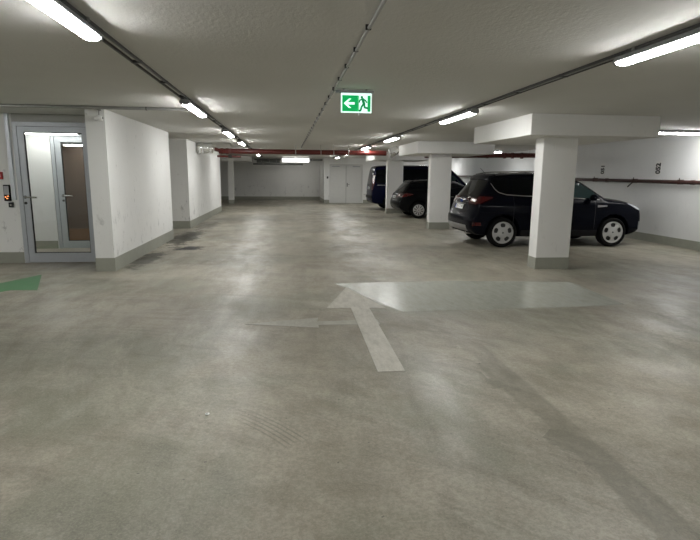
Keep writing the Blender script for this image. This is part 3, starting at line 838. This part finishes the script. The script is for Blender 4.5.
def license_plate(sh, root, z, txt, w=.52, h=.11, rear=True, y=0.):
    t = sh.arc_z_rear(z) if rear else sh.arc_z_front(z)
    a = sh.end_pt(t-.05, y, 0); b = sh.end_pt(t+.05, y, 0)
    p = sh.end_pt(t, y, .012)
    ang = math.atan2(b[0]-a[0], b[2]-a[2])
    pl = MB().box(-.006, .006, -w/2, w/2, -h/2, h/2).build('number_plate', M['plate'], root, bevel=.003)
    pl.location = p; pl.rotation_euler = (0, ang, 0)
    MB().box(-.0072 if rear else .0055, -.0055 if rear else .0072, -w/2+.002 if not rear else w/2-.045, -w/2+.045 if not rear else w/2-.002, -h/2+.004, h/2-.004).build('country_band', M['plate_blue'], pl)
    text_mesh('characters', txt, .095, M['black'], pl, (-.0068 if rear else .0068, -.02 if rear else .02, 0), (PI/2, 0, -PI/2 if rear else PI/2), .0006)
    return pl

# --- dark blue SUV
def make_suv():
    root = thing('suv', 'dark blue black SUV parked behind the nearest white column', 'car', (3.97, 12.36, 0))
    up = [(0.0, .60, .13), (.012, .70, .14), (.07, .80, .16), (.14, .98, .17), (.20, 1.10, .16), (.42, 1.35, .13), (.60, 1.55, .10), (.63, 1.615, .08), (.80, 1.66, .07), (1.1, 1.685, .065), (1.6, 1.70, .065),
          (2.1, 1.69, .065), (2.5, 1.645, .07), (2.85, 1.53, .09), (3.2, 1.33, .12), (3.46, 1.175, .14), (3.62, 1.135, .12), (3.95, 1.085, .11), (4.22, 1.02, .13), (4.40, .945, .17), (4.49, .82, .22), (4.53, .70, .24), (4.54, .58, .24)]
    lo = [(0.0, .60, .13), (.01, .47, .13), (.07, .37, .1), (.25, .28, .06), (.6, .24, .05), (1.2, .22, .05), (3.4, .22, .05), (3.95, .23, .06), (4.28, .27, .12), (4.46, .36, .2), (4.54, .58, .24)]
    wp_ = [(.15, .82), (.30, .885), (.45, .912), (.62, .918), (.80, .922), (.95, .918), (1.02, .902), (1.06, .878), (1.12, .852), (1.40, .760), (1.60, .680), (1.75, .62)]
    fit = lambda q: (.10+q[0]*(.6/.7) if q[0] < .7 else 4.+(q[0]-4.)*(.46/.54) if q[0] > 4. else q[0], q[1], q[2])
    up = [fit(q) for q in up]; lo = [fit(q) for q in lo]
    s = Shape(up, lo, wp_, 2.6, .055)
    body = s.body().build('body', M['kuga'], root, smooth=True, angle=1.0)
    RA, FA, R = .935, 3.625, .342
    cut_arches(body, [(x, R+.015, .40, q*.60, q*1.2) for x in (RA, FA) for q in (1, -1)])
    belt = lambda x: np.interp(x, [.58, .66, .72, .82, 1.0, 1.4, 2.2, 3.3], [1.535, 1.46, 1.35, 1.265, 1.215, 1.19, 1.165, 1.115])
    roofl = lambda x: np.interp(x, [.45, .62, .9, 1.3, 1.8, 2.2, 2.55, 2.8, 3.05, 3.3], [1.47, 1.53, 1.565, 1.585, 1.595, 1.58, 1.535, 1.45, 1.305, 1.125])
    for sg in (-1, 1):
        for (a, b, nm) in ((.65, 1.07, 'quarter_window'), (1.13, 1.98, 'rear_door_window'), (2.06, 3.20, 'front_door_window')):
            s.patch_side(a, b, belt, roofl, sg, .004).build(nm, M['tint'] if b < 2 else M['screen'], root, smooth=True)
        s.patch_side(.65, 3.25, lambda x: belt(x)-.024, lambda x: belt(x)-.004, sg, .007, 60, 2).build('chrome_strip', M['chrome'], root, smooth=True)
        s.patch_side(1.36, 3.22, lambda x: .255, lambda x: .40, sg, .010, 30, 4).build('sill_cladding', M['clad'], root, smooth=True)
        for x in (1.16, 2.03, 3.13):
            s.patch_side(x, x+.008, lambda q: .42, lambda q: belt(q)-.03, sg, .0015, 2, 24).build('door_seam', M['gasket'], root)
        for x in (1.22, 2.11):
            yy = float(s.y(x+.1, .96))
            MB().tube([(x, sg*(yy-.005), .955), (x+.03, sg*(yy+.032), .96), (x+.17, sg*(yy+.032), .962), (x+.20, sg*(yy-.005), .96)], .014, 10).build('door_handle', M['kuga'], root, smooth=True)
        # wrap-around tail light: clear inner part, red outer spear
        s.patch_side(.26, .68, lambda x: np.interp(x, [.26, .36, .45, .68], [.995, .995, 1.04, 1.125]), lambda x: np.interp(x, [.26, .42, .68], [1.135, 1.165, 1.15]), sg, .007, 24, 6).build('tail_light', M['tail'], root, smooth=True)
        t0, t1 = s.arc_z_rear(1.0), s.arc_z_rear(1.13)
        a, b = (.50, .80) if sg > 0 else (-.80, -.50)
        tl = s.patch_end(t0, t1, a, b, .006, 8, 12).build('tail_light', M['tail'], root, smooth=True)
        a, b = (.52, .74) if sg > 0 else (-.74, -.52)
        s.patch_end(s.arc_z_rear(1.05), s.arc_z_rear(1.12), a, b, .012, 6, 10).build('reversing_lens', M['tail_clear'], tl, smooth=True)
        s.patch_side(.20, .41, lambda x: .50, lambda x: .575, sg, .006, 12, 4).build('reflector', M['tail'], root, smooth=True)
        # head lamp swept back along the wing
        s.patch_side(3.96, 4.40, lambda x: np.interp(x, [3.96, 4.17, 4.40], [1.0, .885, .80]), lambda x: np.interp(x, [3.96, 4.17, 4.34, 4.40], [1.03, .985, .90, .86]), sg, .006, 24, 6).build('headlamp', M['head'], root, smooth=True)
        s.patch_side(4.26, 4.42, lambda x: .44, lambda x: .60, sg, .006, 10, 6).build('fog_lamp', M['chrome'], root, smooth=True)
        s.patch_side(3.18, 3.42, lambda x: np.interp(x, [3.18, 3.42], [.925, .945]), lambda x: np.interp(x, [3.18, 3.42], [.975, .968]), sg, .008, 10, 3).build('wing_vent', M['chrome'], root, smooth=True)
        # mirror
        mr = MB().lathe([(0, -.13), (.05, -.12), (.085, -.05), (.09, .04), (.06, .12), (0, .13)], 18, 'y', (0, 0, 0))
        mo = mr.build('mirror', M['kuga'], root, smooth=True); mo.location = (3.02, sg*1.0, 1.155); mo.scale = (.75, .85, .85)
        MB().box(2.99, 3.05, min(sg*.84, sg*.98), max(sg*.84, sg*.98), 1.09, 1.12).build('mirror_arm', M['black'], root, bevel=.008)
        # roof rail
        pts = [(x, sg*.60, float(s.top(x))+(.005 if k in (0, 8) else .028)) for k, x in enumerate(np.linspace(.78, 2.5, 9))]
        MB().tube(pts, .014, 10).build('roof_rail', M['chrome'], root, smooth=True)
    # glass on the ends
    t0, t1 = s.arc_x(.302), s.arc_x(.593)
    s.patch_end(t0, t1, lambda q: -.74+.10*q, lambda q: .74-.10*q, .004, 12, 30).build('rear_window', M['tint'], root, smooth=True)
    s.patch_end(s.arc_x(2.56), s.arc_x(3.42), lambda q: -.60-.13*q, lambda q: .60+.13*q, .004, 14, 30).build('windscreen', M['screen'], root, smooth=True)
    sp = s.patch_end(s.arc_x(.608), s.arc_x(.80), -.60, .60, .022, 5, 24, .03).build('spoiler', M['kuga'], root, smooth=True)
    s.patch_end(s.arc_x(.610), s.arc_x(.616), -.15, .15, .027, 2, 6).build('brake_lamp', M['tail'], sp)
    # bumper: silver guard low on the tail, dark cladding
    def low(zlo, zhi, y0, y1, off):
        A = []; B = []
        for i in range(7):
            z = zlo+(zhi-zlo)*i/6; ra = []; rb = []
            x0 = float(np.interp(z, s.l[:40, 1][::-1], s.l[:40, 0][::-1]))
            for k in range(25):
                yy = y0+(y1-y0)*k/24; w = float(s.W(x0+.05, z)); q = min(abs(yy)/w, .999)
                d = .12*(1-(1-q**s.p)**(1/s.p))
                ra.append((x0+d-off, yy, z)); rb.append((x0+d+.03, yy, z))
            A.append(ra); B.append(rb)
        return s._slab(np.array(A), np.array(B))
    low(.36, .50, -.64, .64, .012).build('bumper_guard', M['silver'], root, smooth=True)
    low(.30, .36, -.70, .70, .008).build('bumper_cladding', M['clad'], root, smooth=True)
    for sg in (-1, 1): MB().tube([(.19, sg*.50, .315), (.40, sg*.50, .315)], .035, 14).build('exhaust', M['chrome'], root, smooth=True)
    license_plate(s, root, .90, 'B AF 2718')
    bz = s.arc_z_rear(1.03); p = s.end_pt(bz, 0, .006)
    bd = MB().lathe([(0, -.008), (.075, -.006), (.08, 0)], 28, 'x', (0, 0, 0)).build('badge', M['badge'], root, smooth=True)
    bd.location = p; bd.scale = (1, 1, .45)
    s.patch_end(s.arc_z_rear(.965), s.arc_z_rear(.985), -.34, .34, .012, 3, 16).build('tailgate_strip', M['chrome'], root, smooth=True)
    s.patch_end(s.arc_z_front(.84), s.arc_z_front(.60), -.5, .5, .006, 8, 20).build('grille', M['clad'], root, smooth=True)
    MB().tube([(.80, 0, 1.665), (.66, 0, 1.80)], .005, 6).build('antenna', M['black'], root)
    for x in (RA, FA):
        for sg in (-1, 1): wheel(root, x, sg*.795, R, .225, .250, sg, 5, M['cover'])
    return root
make_suv()

# --- black hatchback
def make_hatch():
    root = thing('hatchback', 'black hatchback with alloy wheels parked between the middle columns', 'car', (4.18, 20.60, 0))
    up = [(0.0, .58, .14), (.012, .68, .15), (.06, .78, .17), (.10, .93, .18), (.17, 1.0, .17), (.36, 1.22, .13), (.52, 1.375, .10), (.58, 1.41, .08), (.9, 1.45, .065), (1.4, 1.475, .06), (1.9, 1.47, .06),
          (2.3, 1.425, .07), (2.65, 1.31, .09), (3.0, 1.13, .12), (3.25, 1.0, .13), (3.45, .965, .12), (3.8, .90, .13), (4.1, .80, .2), (4.25, .68, .28), (4.30, .54, .3)]
    lo = [(0.0, .58, .14), (.01, .44, .12), (.1, .32, .09), (.4, .22, .06), (1.2, .19, .05), (3.2, .19, .05), (3.8, .20, .07), (4.15, .25, .15), (4.26, .36, .25), (4.30, .54, .3)]
    wp_ = [(.15, .80), (.30, .86), (.50, .89), (.70, .895), (.84, .890), (.92, .865), (.98, .835), (1.2, .745), (1.40, .65), (1.55, .60)]
    s = Shape(up, lo, wp_, 2.5, .06)
    body = s.body(120, 36).build('body', M['hatch'], root, smooth=True, angle=1.0)
    RA, FA, R = .85, 3.48, .315
    cut_arches(body, [(x, R+.01, .365, q*.58, q*1.2) for x in (RA, FA) for q in (1, -1)])
    belt = lambda x: np.interp(x, [.5, .8, 1.2, 3.1], [1.15, 1.03, .985, .945])
    roofl = lambda x: np.interp(x, [.5, .8, 1.3, 1.9, 2.3, 2.7, 3.1], [1.27, 1.34, 1.375, 1.375, 1.325, 1.19, .965])
    for sg in (-1, 1):
        for (a, b, nm) in ((.55, 1.08, 'quarter_window'), (1.14, 1.92, 'rear_door_window'), (1.99, 3.0, 'front_door_window')):
            s.patch_side(a, b, belt, roofl, sg, .004).build(nm, M['tint'], root, smooth=True)
        for x in (1.11, 1.95, 2.95):
            s.patch_side(x, x+.008, lambda q: .36, lambda q: belt(q)-.02, sg, .0015, 2, 20).build('door_seam', M['gasket'], root)
        for x in (1.18, 2.03):
            yy = float(s.y(x+.1, .82))
            MB().tube([(x, sg*(yy-.005), .825), (x+.03, sg*(yy+.03), .83), (x+.16, sg*(yy+.03), .83), (x+.19, sg*(yy-.005), .83)], .013, 8).build('door_handle', M['chrome'], root, smooth=True)
        s.patch_side(.125, .62, lambda x: np.interp(x, [.125, .3, .62], [.80, .82, .90]), lambda x: np.interp(x, [.125, .4, .62], [.93, .955, .93]), sg, .007, 20, 5).build('tail_light', M['tail'], root, smooth=True)
        a, b = (.42, .76) if sg > 0 else (-.76, -.42)
        tl = s.patch_end(s.arc_z_rear(.82), s.arc_z_rear(.94), a, b, .006, 6, 12).build('tail_light', M['tail'], root, smooth=True)
        a, b = (.5, .7) if sg > 0 else (-.7, -.5)
        s.patch_end(s.arc_z_rear(.86), s.arc_z_rear(.885), a, b, .01, 3, 8).build('light_bar', M['tail_clear'], tl, smooth=True)
        s.patch_side(3.8, 4.24, lambda x: np.interp(x, [3.8, 4.24], [.80, .64]), lambda x: np.interp(x, [3.8, 4.1, 4.24], [.85, .77, .68]), sg, .006, 16, 5).build('headlamp', M['head'], root, smooth=True)
        mo = MB().lathe([(0, -.12), (.05, -.11), (.08, -.04), (.08, .04), (.05, .11), (0, .12)], 16, 'y').build('mirror', M['hatch'], root, smooth=True)
        mo.location = (2.85, sg*.96, 1.0); mo.scale = (.75, .85, .8)
    s.patch_end(s.arc_x(.20), s.arc_x(.50), lambda q: -.70+.10*q, lambda q: .70-.10*q, .004, 10, 24).build('rear_window', M['tint'], root, smooth=True)
    s.patch_end(s.arc_x(2.36), s.arc_x(3.2), lambda q: -.56-.14*q, lambda q: .56+.14*q, .004, 12, 24).build('windscreen', M['screen'], root, smooth=True)
    s.patch_end(s.arc_x(.51), s.arc_x(.68), -.56, .56, .02, 4, 20, .03).build('spoiler', M['hatch'], root, smooth=True)
    license_plate(s, root, .80, 'M KX 409')
    s.patch_end(s.arc_z_front(.66), s.arc_z_front(.56), -.5, .5, .006, 6, 16).build('grille', M['clad'], root, smooth=True)
    for x in (RA, FA):
        for sg in (-1, 1): wheel(root, x, sg*.765, R, .205, .215, sg, 10, M['alloy'])
make_hatch()

# --- navy van
def make_van():
    root = thing('van', 'tall navy blue van parked beyond the far column', 'car', (3.93, 25.35, 0))
    up = [(0.0, .55, .10), (.012, .75, .10), (.025, 1.0, .10), (.06, 1.35, .10), (.12, 1.75, .10), (.17, 1.95, .09), (.26, 2.045, .08), (.7, 2.085, .08), (1.6, 2.10, .08), (2.8, 2.10, .08),
          (3.55, 2.05, .09), (3.9, 1.93, .12), (4.25, 1.66, .14), (4.58, 1.33, .15), (4.72, 1.22, .15), (4.9, 1.10, .2), (5.0, .92, .26), (5.03, .72, .28), (5.05, .55, .28)]
    lo = [(0.0, .55, .10), (.01, .42, .1), (.06, .34, .08), (.4, .27, .05), (1.2, .24, .05), (4.2, .24, .05), (4.7, .26, .1), (4.95, .33, .2), (5.05, .55, .28)]
    wp_ = [(.15, .86), (.35, .92), (.6, .95), (.95, .95), (1.1, .935), (1.2, .915), (1.7, .835), (2.0, .76), (2.15, .72)]
    s = Shape(up, lo, wp_, 2.8, .03)
    body = s.body(120, 40).build('body', M['vanblue'], root, smooth=True, angle=1.0)
    RA, FA, R = .95, 4.05, .335
    cut_arches(body, [(x, R+.01, .395, q*.60, q*1.2) for x in (RA, FA) for q in (1, -1)])
    belt = lambda x: np.interp(x, [.1, 4.4], [1.25, 1.21])
    roofl = lambda x: np.interp(x, [.1, .3, .8, 3.2, 3.6, 4.0, 4.4], [1.78, 1.86, 1.90, 1.90, 1.84, 1.62, 1.25])
    for sg in (-1, 1):
        for (a, b, nm) in ((.24, 1.45, 'quarter_window'), (1.55, 2.85, 'sliding_door_window'), (2.98, 4.3, 'front_door_window')):
            s.patch_side(a, b, belt, roofl, sg, .004).build(nm, M['tint'] if b < 3 else M['screen'], root, smooth=True)
        s.patch_side(.30, 2.9, lambda x: 1.16, lambda x: 1.185, sg, .006, 40, 2).build('slide_rail', M['chrome'], root, smooth=True)
        for x in (1.5, 2.92, 4.0):
            s.patch_side(x, x+.01, lambda q: .4, lambda q: belt(q)-.02, sg, .0015, 2, 20).build('door_seam', M['gasket'], root)
        # upright tail light on the rear corner
        a, b = (.72, .90) if sg > 0 else (-.90, -.72)
        tl = s.patch_end(s.arc_z_rear(.95), s.arc_z_rear(1.65), a, b, .006, 12, 6).build('tail_light', M['tail'], root, smooth=True)
        s.patch_end(s.arc_z_rear(1.32), s.arc_z_rear(1.62), a, b, .009, 6, 6).build('upper_lens', M['tail_clear'], tl, smooth=True)
        s.patch_side(4.6, 5.0, lambda x: np.interp(x, [4.6, 5.0], [.98, .80]), lambda x: np.interp(x, [4.6, 4.9, 5.0], [1.08, .98, .86]), sg, .006, 14, 5).build('headlamp', M['head'], root, smooth=True)
        mo = MB().lathe([(0, -.13), (.06, -.11), (.12, -.04), (.12, .04), (.06, .11), (0, .13)], 16, 'y').build('mirror', M['vanblue'], root, smooth=True)
        mo.location = (4.05, sg*1.03, 1.33); mo.scale = (.6, .8, 1.1)
    s.patch_end(s.arc_z_rear(1.22), s.arc_z_rear(1.84), lambda q: -.70+.08*q, lambda q: .70-.08*q, .004, 10, 24).build('rear_window', M['tint'], root, smooth=True)
    s.patch_end(s.arc_x(3.78), s.arc_x(4.66), lambda q: -.66-.14*q, lambda q: .66+.14*q, .004, 12, 24).build('windscreen', M['screen'], root, smooth=True)
    s.patch_end(s.arc_z_rear(.56), s.arc_z_rear(.68), -.85, .85, .03, 4, 20, .03).build('bumper_step', M['clad'], root, smooth=True)
    license_plate(s, root, 1.02, 'HH V 535')
    s.patch_end(s.arc_z_front(.95), s.arc_z_front(.70), -.55, .55, .006, 6, 16).build('grille', M['clad'], root, smooth=True)
    for x in (RA, FA):
        for sg in (-1, 1): wheel(root, x, sg*.82, R, .22, .21, sg, 7, M['alloy'])
make_van()

# ------------------------------------------------------------------ world and camera
w = bpy.data.worlds.new('world'); SC.world = w; w.use_nodes = True
w.node_tree.nodes['Background'].inputs[0].default_value = (.05, .05, .05, 1)
w.node_tree.nodes['Background'].inputs[1].default_value = 0.
F, VX, VY, HS = 525., 286., 175., .0087
Yc = Vector((VX-350, VY-270, F)).normalized()
Bc = Vector((VX+1000-350, VY+1000*HS-270, F))
Zc = Yc.cross(Bc).normalized()
if Zc.y > 0: Zc = -Zc
Xc = Yc.cross(Zc)
cam = bpy.data.cameras.new('camera'); co = bpy.data.objects.new('camera', cam); COL.objects.link(co)
cam.sensor_fit = 'HORIZONTAL'; cam.sensor_width = 36.; cam.lens = F/700*36.; cam.clip_start = .05; cam.clip_end = 200
Rm = Matrix(((Xc.x, -Xc.y, -Xc.z), (Yc.x, -Yc.y, -Yc.z), (Zc.x, -Zc.y, -Zc.z)))
co.matrix_world = Matrix.Translation((0, 0, 1.6)) @ Rm.to_4x4()
SC.camera = co
SC.view_settings.view_transform = 'Standard'; SC.view_settings.look = 'None'
SC.view_settings.exposure = .2; SC.view_settings.gamma = 1.; SC.view_settings.use_curve_mapping = False
SC.cycles.max_bounces = 10; SC.cycles.diffuse_bounces = 6; SC.cycles.glossy_bounces = 4; SC.cycles.transparent_max_bounces = 12
SC.cycles.sample_clamp_indirect = 6.
